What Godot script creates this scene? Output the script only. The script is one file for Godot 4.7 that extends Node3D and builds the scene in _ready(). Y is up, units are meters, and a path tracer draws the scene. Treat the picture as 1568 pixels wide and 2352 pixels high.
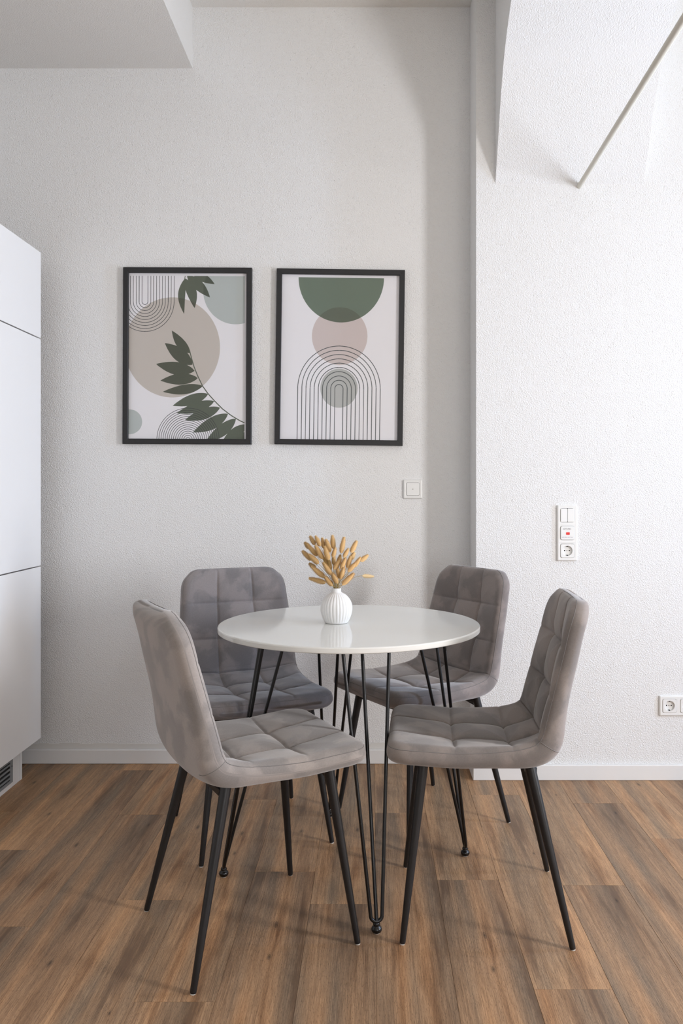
extends Node3D
# Dining corner: round white table, four grey velvet chairs, two framed prints, tall white cabinet.
# World: camera stands at x = 0, z = 0, eye height 1.163; the back wall lies at z = -3.505.

const EYE := 1.163
const FOCAL := 1897.0            # focal length in pixels of the 1568 x 2352 frame
const BACK := -3.505             # face of the back wall
const PIER := -3.307             # face of the wall that steps forward on the right
const CEIL := 3.207

var M := {}

# ------------------------------------------------------------------ helpers
func put(called: String, mesh: Mesh, m: Material, parent: Node = self) -> MeshInstance3D:
	var o := MeshInstance3D.new()
	o.name = called
	o.mesh = mesh
	o.material_override = m
	o.cast_shadow = GeometryInstance3D.SHADOW_CASTING_SETTING_ON
	parent.add_child(o, true)
	return o

func thing(called: String, label: String, category: String, at := Vector3.ZERO, turn := 0.0, group := "") -> Node3D:
	var o := Node3D.new()
	o.name = called
	o.position = at
	o.rotation.y = turn
	add_child(o, true)
	tag(o, label, category, group)
	return o

func tag(o: Node, label: String, category: String, group := "", kind := "") -> void:
	o.set_meta("label", label)
	o.set_meta("category", category)
	if group != "":
		o.set_meta("group", group)
	if kind != "":
		o.set_meta("kind", kind)

func structure(called: String, mesh: Mesh, m: Material, label: String, category: String) -> MeshInstance3D:
	var o := put(called, mesh, m)
	tag(o, label, category, "", "structure")
	return o

func begin() -> SurfaceTool:
	var st := SurfaceTool.new()
	st.begin(Mesh.PRIMITIVE_TRIANGLES)
	return st

func tri(st: SurfaceTool, a: Vector3, b: Vector3, c: Vector3, out: Vector3) -> void:
	if (b - a).cross(c - a).dot(out) > 0.0:
		st.add_vertex(a); st.add_vertex(c); st.add_vertex(b)
	else:
		st.add_vertex(a); st.add_vertex(b); st.add_vertex(c)

func quad(st: SurfaceTool, a: Vector3, b: Vector3, c: Vector3, d: Vector3, out: Vector3) -> void:
	tri(st, a, b, c, out)
	tri(st, a, c, d, out)

func done(st: SurfaceTool) -> ArrayMesh:
	st.generate_normals()
	return st.commit()

# a box with chamfered edges, flat faces
func add_box(st: SurfaceTool, center: Vector3, size: Vector3, bevel := 0.0, basis := Basis()) -> void:
	st.set_smooth_group(-1)
	var h := size * 0.5
	var r: float = min(bevel, min(h.x, min(h.y, h.z)) * 0.9)
	var P := func(sx: float, sy: float, sz: float, axis: int) -> Vector3:
		var v := Vector3(h.x - r, h.y - r, h.z - r)
		v[axis] = h[axis]
		return center + basis * Vector3(v.x * sx, v.y * sy, v.z * sz)
	for axis in 3:
		var u := (axis + 1) % 3
		var w := (axis + 2) % 3
		for s in [-1.0, 1.0]:
			var q := []
			for k in [[-1.0, -1.0], [1.0, -1.0], [1.0, 1.0], [-1.0, 1.0]]:
				var sg := [0.0, 0.0, 0.0]
				sg[axis] = s; sg[u] = k[0]; sg[w] = k[1]
				q.append(P.call(sg[0], sg[1], sg[2], axis))
			var n := Vector3.ZERO
			n[axis] = s
			quad(st, q[0], q[1], q[2], q[3], basis * n)
			if r > 0.0:                       # the chamfers along the axis w, between faces axis and u
				for t in [-1.0, 1.0]:
					var a := [0.0, 0.0, 0.0]
					a[axis] = s; a[u] = t; a[w] = -1.0
					var b := [0.0, 0.0, 0.0]
					b[axis] = s; b[u] = t; b[w] = 1.0
					var m := Vector3.ZERO
					m[axis] = s; m[u] = t
					quad(st, P.call(a[0], a[1], a[2], axis), P.call(b[0], b[1], b[2], axis), P.call(b[0], b[1], b[2], u), P.call(a[0], a[1], a[2], u), basis * m)
	if r > 0.0:
		for sx in [-1.0, 1.0]:
			for sy in [-1.0, 1.0]:
				for sz in [-1.0, 1.0]:
					tri(st, P.call(sx, sy, sz, 0), P.call(sx, sy, sz, 1), P.call(sx, sy, sz, 2), basis * Vector3(sx, sy, sz))

func box(size: Vector3, center := Vector3.ZERO, bevel := 0.0) -> ArrayMesh:
	var st := begin()
	add_box(st, center, size, bevel)
	return done(st)

func span(a: Vector3, b: Vector3, bevel := 0.0) -> ArrayMesh:       # a box between two corners
	return box((b - a).abs(), (a + b) * 0.5, bevel)

# closed loops of equal length joined by strips; each strip smooth round the loop
func add_loft(st: SurfaceTool, loops: Array, cap_first := true, cap_last := true, smooth_along := false) -> void:
	var n: int = loops[0].size()
	var mids := []
	for l in loops:
		var c := Vector3.ZERO
		for p in l:
			c += p
		mids.append(c / n)
	for k in loops.size() - 1:
		st.set_smooth_group(1 if smooth_along else k + 1)
		var mid: Vector3 = (mids[k] + mids[k + 1]) * 0.5
		for i in n:
			var j := (i + 1) % n
			var a: Vector3 = loops[k][i]
			var b: Vector3 = loops[k][j]
			var c: Vector3 = loops[k + 1][j]
			var d: Vector3 = loops[k + 1][i]
			var out := (a + b + c + d) * 0.25 - mid
			if (c - a).cross(b - d).length() > 1e-12:
				var fn := (c - a).cross(b - d)
				out = fn if fn.dot(out) > 0.0 else -fn
				if abs(fn.normalized().dot(((a + b + c + d) * 0.25 - mid).normalized())) < 0.02:
					out = mids[k + 1] - mids[k]
					out = fn if fn.dot(out) > 0.0 else -fn
			quad(st, a, b, c, d, out)
	st.set_smooth_group(-1)
	if cap_first:
		for i in n:
			tri(st, mids[0], loops[0][i], loops[0][(i + 1) % n], mids[0] - mids[1])
	if cap_last:
		var e := loops.size() - 1
		for i in n:
			tri(st, mids[e], loops[e][i], loops[e][(i + 1) % n], mids[e] - mids[e - 1])

func add_tube(st: SurfaceTool, pts: Array, radii: Array, sides := 12, caps := true) -> void:
	var up := Vector3.UP
	var d0: Vector3 = (pts[1] - pts[0]).normalized()
	if abs(d0.dot(up)) > 0.95:
		up = Vector3.RIGHT
	var side := d0.cross(up).normalized()
	var loops := []
	for i in pts.size():
		var d: Vector3
		if i == 0:
			d = pts[1] - pts[0]
		elif i == pts.size() - 1:
			d = pts[i] - pts[i - 1]
		else:
			d = (pts[i] - pts[i - 1]).normalized() + (pts[i + 1] - pts[i]).normalized()
		d = d.normalized()
		side = (side - d * side.dot(d)).normalized()
		var o := d.cross(side)
		var r: float = radii[min(i, radii.size() - 1)]
		var loop := []
		for k in sides:
			var a := TAU * k / sides
			loop.append(pts[i] + (side * cos(a) + o * sin(a)) * r)
		loops.append(loop)
	add_loft(st, loops, caps, caps, true)

func tube(pts: Array, radii: Array, sides := 12) -> ArrayMesh:
	var st := begin()
	add_tube(st, pts, radii, sides)
	return done(st)

# profile of (radius, height) turned round y
func add_lathe(st: SurfaceTool, prof: Array, segs := 48, smooth := true, at := Vector3.ZERO) -> void:
	var loops := []
	for p in prof:
		var l := []
		for k in segs:
			var a := TAU * k / segs
			l.append(at + Vector3(cos(a) * p.x, p.y, sin(a) * p.x))
		loops.append(l)
	add_loft(st, loops, true, true, smooth)

func rounded_rect(w: float, h: float, r: float, z: float, seg := 6) -> Array:
	var out := []
	for c in [[1, 1, 0], [-1, 1, 1], [-1, -1, 2], [1, -1, 3]]:
		for k in seg + 1:
			var a: float = PI / 2 * (c[2] + float(k) / seg)
			out.append(Vector3(c[0] * (w / 2 - r) + cos(a) * r, c[1] * (h / 2 - r) + sin(a) * r, z))
	return out

func plate(w: float, h: float, r: float, z0: float, z1: float, bev: float) -> ArrayMesh:
	var st := begin()
	add_loft(st, [rounded_rect(w, h, r, z0), rounded_rect(w, h, r, z1 - bev), rounded_rect(w - bev * 0.6, h - bev * 0.6, r - bev * 0.3, z1 - bev * 0.35), rounded_rect(w - bev * 2, h - bev * 2, max(r - bev, 0.0005), z1)], false, true)
	return done(st)

# ------------------------------------------------------------------ textures
func noise_bytes(w: int, h: int, freq: float, sd: int, octaves := 3) -> Image:
	var n := FastNoiseLite.new()
	n.seed = sd
	n.frequency = freq
	n.noise_type = FastNoiseLite.TYPE_SIMPLEX_SMOOTH
	n.fractal_octaves = octaves
	return n.get_image(w, h, false, false, true)

func stretched(w0: int, h0: int, w: int, h: int, freq: float, sd: int, octaves := 3) -> PackedByteArray:
	var im := noise_bytes(w0, h0, freq, sd, octaves)
	im.resize(w, h, Image.INTERPOLATE_CUBIC)
	return im.get_data()

func woodchip() -> ImageTexture:                       # wood-chip wallpaper under many coats of paint: soft lumps of 4 to 9 mm, tile of 0.64 m
	var N := 1024
	var hgt := PackedFloat32Array()
	hgt.resize(N * N)
	var n := FastNoiseLite.new()
	n.seed = 5
	n.noise_type = FastNoiseLite.TYPE_SIMPLEX_SMOOTH
	n.frequency = 0.095
	n.fractal_octaves = 2
	n.fractal_gain = 0.45
	var ground := n.get_seamless_image(N, N).get_data()
	for i in N * N:
		var g := ground[i] / 255.0
		hgt[i] = g * 0.62
	var rng := RandomNumberGenerator.new()
	rng.seed = 77
	for c in 9500:
		var cx := rng.randf() * N
		var cy := rng.randf() * N
		var a := rng.randfn(0.8, 0.8)
		var l := rng.randf_range(3.2, 7.5)
		var w := rng.randf_range(2.4, 4.2)
		var top := rng.randf_range(0.10, 0.42)
		var ca := cos(a)
		var sa := sin(a)
		var e := int(l + 2)
		for y in range(-e, e + 1):
			for x in range(-e, e + 1):
				var u := (x * ca + y * sa) / l
				var v := (-x * sa + y * ca) / w
				var d := u * u + v * v
				if d < 1.0:
					var k: int = posmod(int(cy) + y, N) * N + posmod(int(cx) + x, N)
					hgt[k] += top * (1.0 - d) * (1.0 - d)
	return ImageTexture.create_from_image(Image.create_from_data(N, N, false, Image.FORMAT_RF, hgt.to_byte_array()))

func oak(sd: int) -> Array:                            # one plank of brown oak vinyl: [colour, relief]
	var W := 288
	var H := 1536
	var broad := stretched(26, 12, W, H, 0.07, sd, 2)
	var smoky := stretched(40, 26, W, H, 0.06, sd + 91, 3)
	var mid := stretched(96, 26, W, H, 0.16, sd + 17, 3)
	var fine := stretched(W, 60, W, H, 0.34, sd + 33, 2)
	var pores := stretched(W, 220, W, H, 0.42, sd + 51, 1)
	var lines := stretched(W, 12, W, H, 0.30, sd + 71, 2)
	var rng := RandomNumberGenerator.new()
	rng.seed = sd
	var knots := []
	for k in rng.randi_range(0, 2):
		knots.append(Vector3(rng.randf_range(30, W - 30), rng.randf_range(80, H - 80), rng.randf_range(3, 8)))
	var col := PackedByteArray()
	col.resize(W * H * 3)
	var rel := PackedFloat32Array()
	rel.resize(W * H)
	for y in H:
		for x in W:
			var i := y * W + x
			var g := fine[i] / 255.0
			var v := 0.50 + (broad[i] / 255.0 - 0.5) * 0.42 + (mid[i] / 255.0 - 0.5) * 0.30 + (g - 0.5) * 0.52 + (lines[i] / 255.0 - 0.5) * 0.42
			var s := smoky[i] / 255.0
			if s < 0.36:
				v -= (0.36 - s) * 1.2
			var p := pores[i] / 255.0
			if p < 0.30:
				v -= (0.30 - p) * 2.0
			v = clampf(v, 0.0, 1.0)
			var warm := broad[i] / 255.0 * 0.06 - s * 0.03
			col[i * 3] = int(clampf(0.435 + 0.365 * v + warm, 0.0, 1.0) * 255.0)
			col[i * 3 + 1] = int((0.352 + 0.315 * v) * 255.0)
			col[i * 3 + 2] = int(clampf(0.278 + 0.250 * v - warm * 0.7, 0.0, 1.0) * 255.0)
			rel[i] = g * 0.7 + minf(p, 0.35) + lines[i] / 255.0 * 0.3
	for k in knots:
		var r: float = k.z
		for y in range(maxi(0, int(k.y - r * 9)), mini(H, int(k.y + r * 9))):
			for x in range(maxi(0, int(k.x - r * 3)), mini(W, int(k.x + r * 3))):
				var dx: float = (x - k.x) / r
				var dy: float = (y - k.y) / (r * 2.6)
				var d := sqrt(dx * dx + dy * dy)
				if d < 3.0:
					var f: float = exp(-d * d * 0.9) * 0.38 + maxf(0.0, sin(d * 9.0)) * 0.12 * (1.0 - d / 3.0)
					var i := (y * W + x) * 3
					for c in 3:
						col[i + c] = int(col[i + c] * (1.0 - f))
	return [ImageTexture.create_from_image(Image.create_from_data(W, H, false, Image.FORMAT_RGB8, col)), ImageTexture.create_from_image(Image.create_from_data(W, H, false, Image.FORMAT_RF, rel.to_byte_array()))]

func velvet_texture() -> ImageTexture:                 # nap brushed this way and that: soft smears with fairly sharp edges
	var N := 512
	var a := FastNoiseLite.new()
	a.seed = 21
	a.frequency = 0.011
	a.fractal_octaves = 3
	a.domain_warp_enabled = true
	a.domain_warp_amplitude = 42.0
	a.domain_warp_frequency = 0.012
	var big := a.get_seamless_image(N, N).get_data()
	var b := FastNoiseLite.new()
	b.seed = 9
	b.frequency = 0.30
	var small := b.get_seamless_image(N, N).get_data()
	var px := PackedByteArray()
	px.resize(N * N * 3)
	for i in N * N:
		var v := big[i] / 255.0
		v = smoothstep(0.30, 0.72, v)
		var k := 0.81 + 0.14 * v + (small[i] / 255.0 - 0.5) * 0.07
		px[i * 3] = int(clampf(k * 1.0, 0.0, 1.0) * 255.0)
		px[i * 3 + 1] = int(clampf(k * (0.990 - 0.012 * v), 0.0, 1.0) * 255.0)
		px[i * 3 + 2] = int(clampf(k * (0.985 - 0.022 * v), 0.0, 1.0) * 255.0)
	return ImageTexture.create_from_image(Image.create_from_data(N, N, false, Image.FORMAT_RGB8, px))

# -------- the two prints: flat art painted by scanlines. Multiply keeps overlaps darker, as they are printed.
func paint(im: Image, poly: PackedVector2Array, c: Color, multiply := false, done_here: Image = null) -> void:
	var lo := INF
	var hi := -INF
	for p in poly:
		lo = minf(lo, p.y)
		hi = maxf(hi, p.y)
	var n := poly.size()
	for y in range(maxi(0, int(lo)), mini(im.get_height() - 1, int(hi)) + 1):
		var xs := []
		var yy := y + 0.5
		for i in n:
			var a := poly[i]
			var b := poly[(i + 1) % n]
			if (a.y <= yy) != (b.y <= yy):
				xs.append(a.x + (yy - a.y) / (b.y - a.y) * (b.x - a.x))
		xs.sort()
		for k in range(0, xs.size() - 1, 2):
			var x0 := clampi(roundi(xs[k]), 0, im.get_width())
			var x1 := clampi(roundi(xs[k + 1]), 0, im.get_width())
			if x1 <= x0:
				continue
			if multiply:
				for x in range(x0, x1):
					if done_here != null:                  # one layer of ink: where leaves overlap it is not laid twice
						if done_here.get_pixel(x, y).r > 0.5:
							continue
						done_here.set_pixel(x, y, Color.WHITE)
					im.set_pixel(x, y, im.get_pixel(x, y) * c)
			else:
				im.fill_rect(Rect2i(x0, y, x1 - x0, 1), c)

func ellipse(c: Vector2, r: Vector2, from := 0.0, to := TAU, n := 90) -> PackedVector2Array:
	var out := PackedVector2Array()
	for i in n + 1:
		var a := lerpf(from, to, float(i) / n)
		out.append(c + Vector2(cos(a) * r.x, sin(a) * r.y))
	return out

func stroke(im: Image, line: PackedVector2Array, w: float, c: Color) -> void:
	for i in line.size() - 1:
		var d := line[i + 1] - line[i]
		if d.length() < 1e-4:
			continue
		var n := d.normalized().orthogonal() * w * 0.5
		var e := d.normalized() * 0.6
		paint(im, PackedVector2Array([line[i] - e + n, line[i + 1] + e + n, line[i + 1] + e - n, line[i] - e - n]), c)

func leaf(base: Vector2, tip: Vector2, half: float, lean := 0.0) -> PackedVector2Array:
	var d := tip - base
	var n := d.orthogonal().normalized()
	var out := PackedVector2Array()
	for i in 21:
		var t := i / 20.0
		out.append(base + d * t + n * (half * pow(sin(PI * pow(t, 0.85)), 0.9) + lean * sin(PI * t)))
	for i in range(19, 0, -1):
		var t := i / 20.0
		out.append(base + d * t - n * (half * pow(sin(PI * pow(t, 0.85)), 0.9) - lean * sin(PI * t)))
	return out

func fit(p: PackedVector2Array, x0: float, y0: float, k: float) -> PackedVector2Array:
	var out := PackedVector2Array()
	for v in p:
		out.append(Vector2((v.x - x0) * k, (v.y - y0) * k))
	return out

func print_leaves() -> ImageTexture:
	var k := 0.82
	var im := Image.create(1002, 1413, false, Image.FORMAT_RGB8)
	var paper := Color(0.905, 0.90, 0.912)
	im.fill(paper)
	var F := func(p: PackedVector2Array) -> PackedVector2Array: return fit(p, 190, 155, k)
	var ink := Color(0.16, 0.165, 0.18)
	paint(im, F.call(ellipse(Vector2(642, 926), Vector2(491, 518))), Color(0.84, 0.815, 0.77), true)
	paint(im, F.call(ellipse(Vector2(1293, 340), Vector2(335, 345))), Color(0.775, 0.815, 0.795), true)
	paint(im, F.call(ellipse(Vector2(206, 1698), Vector2(128, 128))), Color(0.775, 0.815, 0.795), true)
	for i in range(1, 11):                               # hanging U lines
		var r := 30.0 * i
		var line := PackedVector2Array([Vector2(358 + r, 150), Vector2(358 + r, 453)])
		line.append_array(ellipse(Vector2(358, 453), Vector2(r, r * 1.033), 0, PI, 50))
		line.append(Vector2(358 - r, 150))
		stroke(im, F.call(line), 5.2 * k, ink)
	var green := Color(0.355, 0.395, 0.325)
	var inked := Image.create(1002, 1413, false, Image.FORMAT_L8)
	# top sprig
	for l in [[Vector2(768, 215), Vector2(762, 580), 33.0, -30.0], [Vector2(768, 212), Vector2(870, 518), 46.0, 22.0], [Vector2(790, 180), Vector2(1028, 408), 46.0, 8.0], [Vector2(852, 172), Vector2(1075, 270), 36.0, 10.0]]:
		paint(im, F.call(leaf(l[0], l[1], l[2] * 1.13, l[3])), green, true, inked)
	# long branch
	var stem := PackedVector2Array([Vector2(820, 960), Vector2(842, 1045), Vector2(868, 1130), Vector2(905, 1222), Vector2(955, 1325), Vector2(1010, 1402), Vector2(1080, 1480), Vector2(1160, 1560), Vector2(1250, 1628), Vector2(1340, 1682), Vector2(1430, 1722)])
	for l in [[Vector2(826, 985), Vector2(636, 752), 42.0, 12.0], [Vector2(850, 1105), Vector2(565, 882), 60.0, 0.0], [Vector2(872, 1168), Vector2(475, 1099), 59.0, 8.0], [Vector2(905, 1243), Vector2(520, 1270), 52.0, -2.0], [Vector2(957, 1325), Vector2(546, 1386), 44.0, 8.0], [Vector2(1012, 1408), Vector2(648, 1530), 48.0, 4.0], [Vector2(1075, 1482), Vector2(690, 1607), 47.0, 6.0], [Vector2(1135, 1548), Vector2(776, 1677), 50.0, 6.0], [Vector2(1218, 1612), Vector2(857, 1806), 54.0, 10.0], [Vector2(1300, 1662), Vector2(985, 1905), 52.0, 10.0], [Vector2(1405, 1722), Vector2(1150, 1920), 50.0, 4.0], [Vector2(1440, 1800), Vector2(1270, 1925), 40.0, 4.0]]:
		paint(im, F.call(leaf(l[0], l[1], l[2] * 1.13, l[3])), green, true, inked)
	stroke(im, F.call(PackedVector2Array([Vector2(772, 180), Vector2(766, 225), Vector2(752, 275)])), 7.0 * k, Color(0.31, 0.345, 0.28))
	stroke(im, F.call(stem), 10.0 * k, Color(0.31, 0.345, 0.28))
	for i in range(1, 16):                               # rings standing on the lower edge
		stroke(im, F.call(ellipse(Vector2(807, 1878), Vector2(21.4 * i, 21.6 * i), PI, TAU, 70)), 5.0 * k, ink)
	im.fill_rect(Rect2i(0, 0, 1002, int(32 * k)), paper)
	im.fill_rect(Rect2i(982, 0, 20, 1413), paper)
	return ImageTexture.create_from_image(im)

func print_arches() -> ImageTexture:
	var k := 0.82
	var im := Image.create(998, 1404, false, Image.FORMAT_RGB8)
	im.fill(Color(0.905, 0.90, 0.912))
	var F := func(p: PackedVector2Array) -> PackedVector2Array: return fit(p, 153, 165, k)
	paint(im, F.call(ellipse(Vector2(766, 197), Vector2(440, 462), 0, PI)), Color(0.425, 0.495, 0.42), true)
	paint(im, F.call(ellipse(Vector2(757, 800), Vector2(286, 299))), Color(0.87, 0.825, 0.80), true)
	paint(im, F.call(ellipse(Vector2(757, 1339), Vector2(192, 202))), Color(0.77, 0.785, 0.76), true)
	for i in range(1, 11):
		var r := 42.5 * i
		var line := PackedVector2Array([Vector2(757 - r, 1900), Vector2(757 - r, 1345)])
		line.append_array(ellipse(Vector2(757, 1345), Vector2(r, r * 1.04), PI, TAU, 60))
		line.append(Vector2(757 + r, 1900))
		stroke(im, F.call(line), 7.0 * k, Color(0.21, 0.245, 0.245))
	return ImageTexture.create_from_image(im)

# ------------------------------------------------------------------ materials
func mat(c: Color, rough: float, spec := 0.5) -> StandardMaterial3D:
	var m := StandardMaterial3D.new()
	m.albedo_color = c
	m.roughness = rough
	m.metallic_specular = spec
	return m

func make_materials() -> void:
	var chip := woodchip()
	for e in [["wall", Color(0.905, 0.905, 0.90), 0.20], ["ceiling", Color(0.895, 0.885, 0.865), 0.16]]:
		var w := mat(e[1], 0.85, 0.35)
		w.heightmap_enabled = true
		w.heightmap_texture = chip
		w.heightmap_scale = e[2]
		w.uv1_triplanar = true
		w.uv1_world_triplanar = true
		w.uv1_triplanar_sharpness = 8.0
		w.uv1_scale = Vector3.ONE / 0.64
		M[e[0]] = w
	M.plaster = mat(Color(0.86, 0.85, 0.83), 0.9)
	M.trim = mat(Color(0.90, 0.895, 0.885), 0.42)
	M.lacquer = mat(Color(0.955, 0.955, 0.955), 0.20)
	M.core = mat(Color(0.33, 0.22, 0.13), 0.8)
	M.vent = mat(Color(0.52, 0.54, 0.55), 0.45)
	M.vent_dark = mat(Color(0.05, 0.05, 0.05), 0.8)
	M.table = mat(Color(0.905, 0.905, 0.885), 0.10, 0.55)
	M.rod = mat(Color(0.022, 0.022, 0.024), 0.28)
	M.leg = mat(Color(0.085, 0.085, 0.09), 0.38)
	M.rubber = mat(Color(0.03, 0.03, 0.03), 0.25)
	M.glide = mat(Color(0.75, 0.73, 0.70), 0.5)
	M.frame = mat(Color(0.135, 0.135, 0.14), 0.5)
	M.backing = mat(Color(0.45, 0.36, 0.26), 0.9)
	M.glass = mat(Color(1, 1, 1, 0.008), 0.03, 0.32)
	M.glass.transparency = BaseMaterial3D.TRANSPARENCY_ALPHA
	M.plastic = mat(Color(0.91, 0.91, 0.898), 0.30)
	M.gap = mat(Color(0.16, 0.15, 0.14), 0.9)
	M.hole = mat(Color(0.03, 0.03, 0.03), 0.9)
	M.steel = mat(Color(0.55, 0.54, 0.52), 0.35)
	M.steel.metallic = 0.9
	M.print_grey = mat(Color(0.38, 0.38, 0.40), 0.8)
	M.print_blue = mat(Color(0.42, 0.43, 0.58), 0.8)
	M.red = mat(Color(0.86, 0.05, 0.015), 0.25)
	M.ceramic = mat(Color(0.925, 0.925, 0.92), 0.75, 0.4)
	M.fluff = mat(Color(0.97, 0.84, 0.62), 0.95, 0.2)
	M.fluff.vertex_color_use_as_albedo = true
	M.fluff.backlight_enabled = true
	M.fluff.backlight = Color(0.45, 0.36, 0.24)
	M.fluff_pale = M.fluff.duplicate()
	M.fluff_pale.albedo_color = Color(0.97, 0.89, 0.72)
	M.stalk = mat(Color(0.66, 0.57, 0.33), 0.8)
	M.rail = mat(Color(0.83, 0.82, 0.77), 0.35)
	M.window = mat(Color(0.92, 0.92, 0.92), 0.4)
	for e in [["print_leaves", print_leaves()], ["print_arches", print_arches()]]:
		var p := mat(Color.WHITE, 0.7)
		p.albedo_texture = e[1]
		p.texture_repeat = false
		M[e[0]] = p
	var vt := velvet_texture()
	for i in 4:
		var v := mat([Color(0.65, 0.63, 0.615), Color(0.565, 0.553, 0.56), Color(0.58, 0.553, 0.543), Color(0.575, 0.548, 0.53)][i], 0.92, 0.25)
		v.albedo_texture = vt
		v.uv1_scale = Vector3(1.25, 1.25, 1)
		v.uv1_offset = Vector3(0.31 * i, 0.47 * i, 0)
		v.rim_enabled = true
		v.rim = 1.0
		v.rim_tint = 0.1
		M["velvet%d" % i] = v
	M.thread = mat(Color(0.47, 0.455, 0.445), 0.9)
	M.oak = []
	for i in 5:
		var t := oak(100 + i * 13)
		for tone in [Color(1.0, 0.985, 0.96), Color(0.93, 0.92, 0.91)]:
			var o := mat(tone, 0.46, 0.4)
			o.albedo_texture = t[0]
			o.heightmap_enabled = true
			o.heightmap_texture = t[1]
			o.heightmap_scale = 0.018
			M.oak.append(o)

# ------------------------------------------------------------------ the room
func make_room() -> void:
	var W: Material = M.wall
	structure("wall_back", span(Vector3(-2.3, 0, BACK), Vector3(0.42, CEIL, BACK - 0.2)), W, "white wood-chip papered back wall behind the table and pictures", "wall")
	structure("wall_alcove", span(Vector3(0.415, 0, PIER), Vector3(3.2, CEIL, BACK - 0.2)), W, "bright white wood-chip wall that steps forward at the right", "wall")
	structure("wall_left", span(Vector3(-2.3, 0, 2.2), Vector3(-2.1, CEIL, BACK)), W, "white wall out of sight behind the tall cabinet", "wall")
	structure("ceiling", span(Vector3(-2.3, CEIL, 2.2), Vector3(3.2, CEIL + 0.2, BACK - 0.2)), M.ceiling, "white papered ceiling above the alcove", "ceiling")
	structure("ceiling_beam", span(Vector3(-2.1, 2.948, 2.0), Vector3(-0.763, CEIL, BACK)), M.ceiling, "lowered white ceiling box at the top left", "beam")
	# right wall and front wall (behind the camera), their unseen windows placed for the light
	var st := begin()
	var zs := [-3.307, -2.63, -2.27, -1.27, -0.77, 2.2]
	for k in 5:
		var zm: float = (zs[k] + zs[k + 1]) / 2
		var zl: float = zs[k + 1] - zs[k]
		if k == 1 or k == 3:
			add_box(st, Vector3(2.95, 0.35, zm), Vector3(0.5, 0.7, zl))
			add_box(st, Vector3(2.95, (2.05 + CEIL) / 2, zm), Vector3(0.5, CEIL - 2.05, zl))
		elif k == 0:                                      # with an unseen small high window, placed to light the wall beside the rib
			add_box(st, Vector3(2.95, 1.1, zm), Vector3(0.5, 2.2, zl))
			add_box(st, Vector3(2.95, (3.0 + CEIL) / 2, zm), Vector3(0.5, CEIL - 3.0, zl))
			add_box(st, Vector3(2.95, 2.6, -3.241), Vector3(0.5, 0.8, 0.132))
			add_box(st, Vector3(2.95, 2.6, -2.702), Vector3(0.5, 0.8, 0.146))
		else:
			add_box(st, Vector3(2.95, CEIL / 2, zm), Vector3(0.5, CEIL, zl))
	structure("wall_right", done(st), W, "thick white wall out of view at the right, its deep window reveal shading the stepped wall", "wall")  # thickness shaped so the reveal keeps grazing light off the stepped wall
	st = begin()
	var xs := [-2.1, 0.5, 2.5, 2.7]
	for k in 3:
		if k == 1:
			add_box(st, Vector3(1.5, 0.175, 2.1), Vector3(2.0, 0.35, 0.2))
			add_box(st, Vector3(1.5, (2.35 + CEIL) / 2, 2.1), Vector3(2.0, CEIL - 2.35, 0.2))
		else:
			add_box(st, Vector3((xs[k] + xs[k + 1]) / 2, CEIL / 2, 2.1), Vector3(xs[k + 1] - xs[k], CEIL, 0.2))
	structure("wall_front", done(st), W, "white wall behind the camera with an unseen wide window that lights the room", "wall")
	var n := 0
	for w in [[Vector3(3.16, 1.375, -2.45), 0.36, 1.35, PI / 2], [Vector3(2.76, 1.375, -1.02), 0.5, 1.35, PI / 2], [Vector3(2.76, 2.6, -2.975), 0.4, 0.8, PI / 2], [Vector3(1.5, 1.35, 2.1), 2.0, 2.0, 0.0]]:  # windows all out of view, placed to light the room
		n += 1
		var root := thing("window_%d" % n, ["unseen tall narrow window deep in the right wall, lighting the chairs and floor", "unseen tall window in the right wall nearer the camera, lighting the back wall", "unseen small high window in the right wall, lighting the wall beside the rib", "unseen wide window behind the camera, lighting the room softly"][n - 1], "window", w[0], w[3])
		root.set_meta("kind", "structure")
		st = begin()
		for s in [-1.0, 1.0]:
			add_box(st, Vector3(s * (w[1] / 2 - 0.025), 0, 0), Vector3(0.05, w[2], 0.06), 0.004)
			add_box(st, Vector3(0, s * (w[2] / 2 - 0.025), 0), Vector3(w[1] - 0.1, 0.05, 0.06), 0.004)
		put("window_frame", done(st), M.window, root)
		put("pane", box(Vector3(w[1] - 0.1, w[2] - 0.1, 0.006)), M.glass, root)
	# vaulted rib: a curved soffit that leans out of the wall at the top right
	var lip := [Vector2(-3.307, 2.385), Vector2(-3.25, 2.495), Vector2(-3.172, 2.655), Vector2(-3.08, 2.785), Vector2(-2.94, 2.89), Vector2(-2.75, 2.985), Vector2(-2.5, 3.07), Vector2(-2.2, 3.14), Vector2(-1.8, CEIL)]
	var c := Curve2D.new()
	for i in lip.size():
		var tan: Vector2 = (lip[min(i + 1, lip.size() - 1)] - lip[max(i - 1, 0)]) * 0.17
		c.add_point(lip[i], -tan, tan)
	var pts := c.tessellate_even_length(5, 0.03)
	st = begin()
	for i in pts.size() - 1:
		var a := pts[i]
		var b := pts[i + 1]
		st.set_smooth_group(1)
		quad(st, Vector3(0.492, a.y, a.x), Vector3(1.085, a.y, a.x), Vector3(1.085, b.y, b.x), Vector3(0.492, b.y, b.x), Vector3(0, -0.6, 0.6))
		st.set_smooth_group(-1)
		for x in [0.492, 1.085]:
			quad(st, Vector3(x, a.y, a.x), Vector3(x, b.y, b.x), Vector3(x, CEIL, b.x), Vector3(x, CEIL, a.x), Vector3(x - 0.8, 0, 0))
	var back := pts[0]
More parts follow.
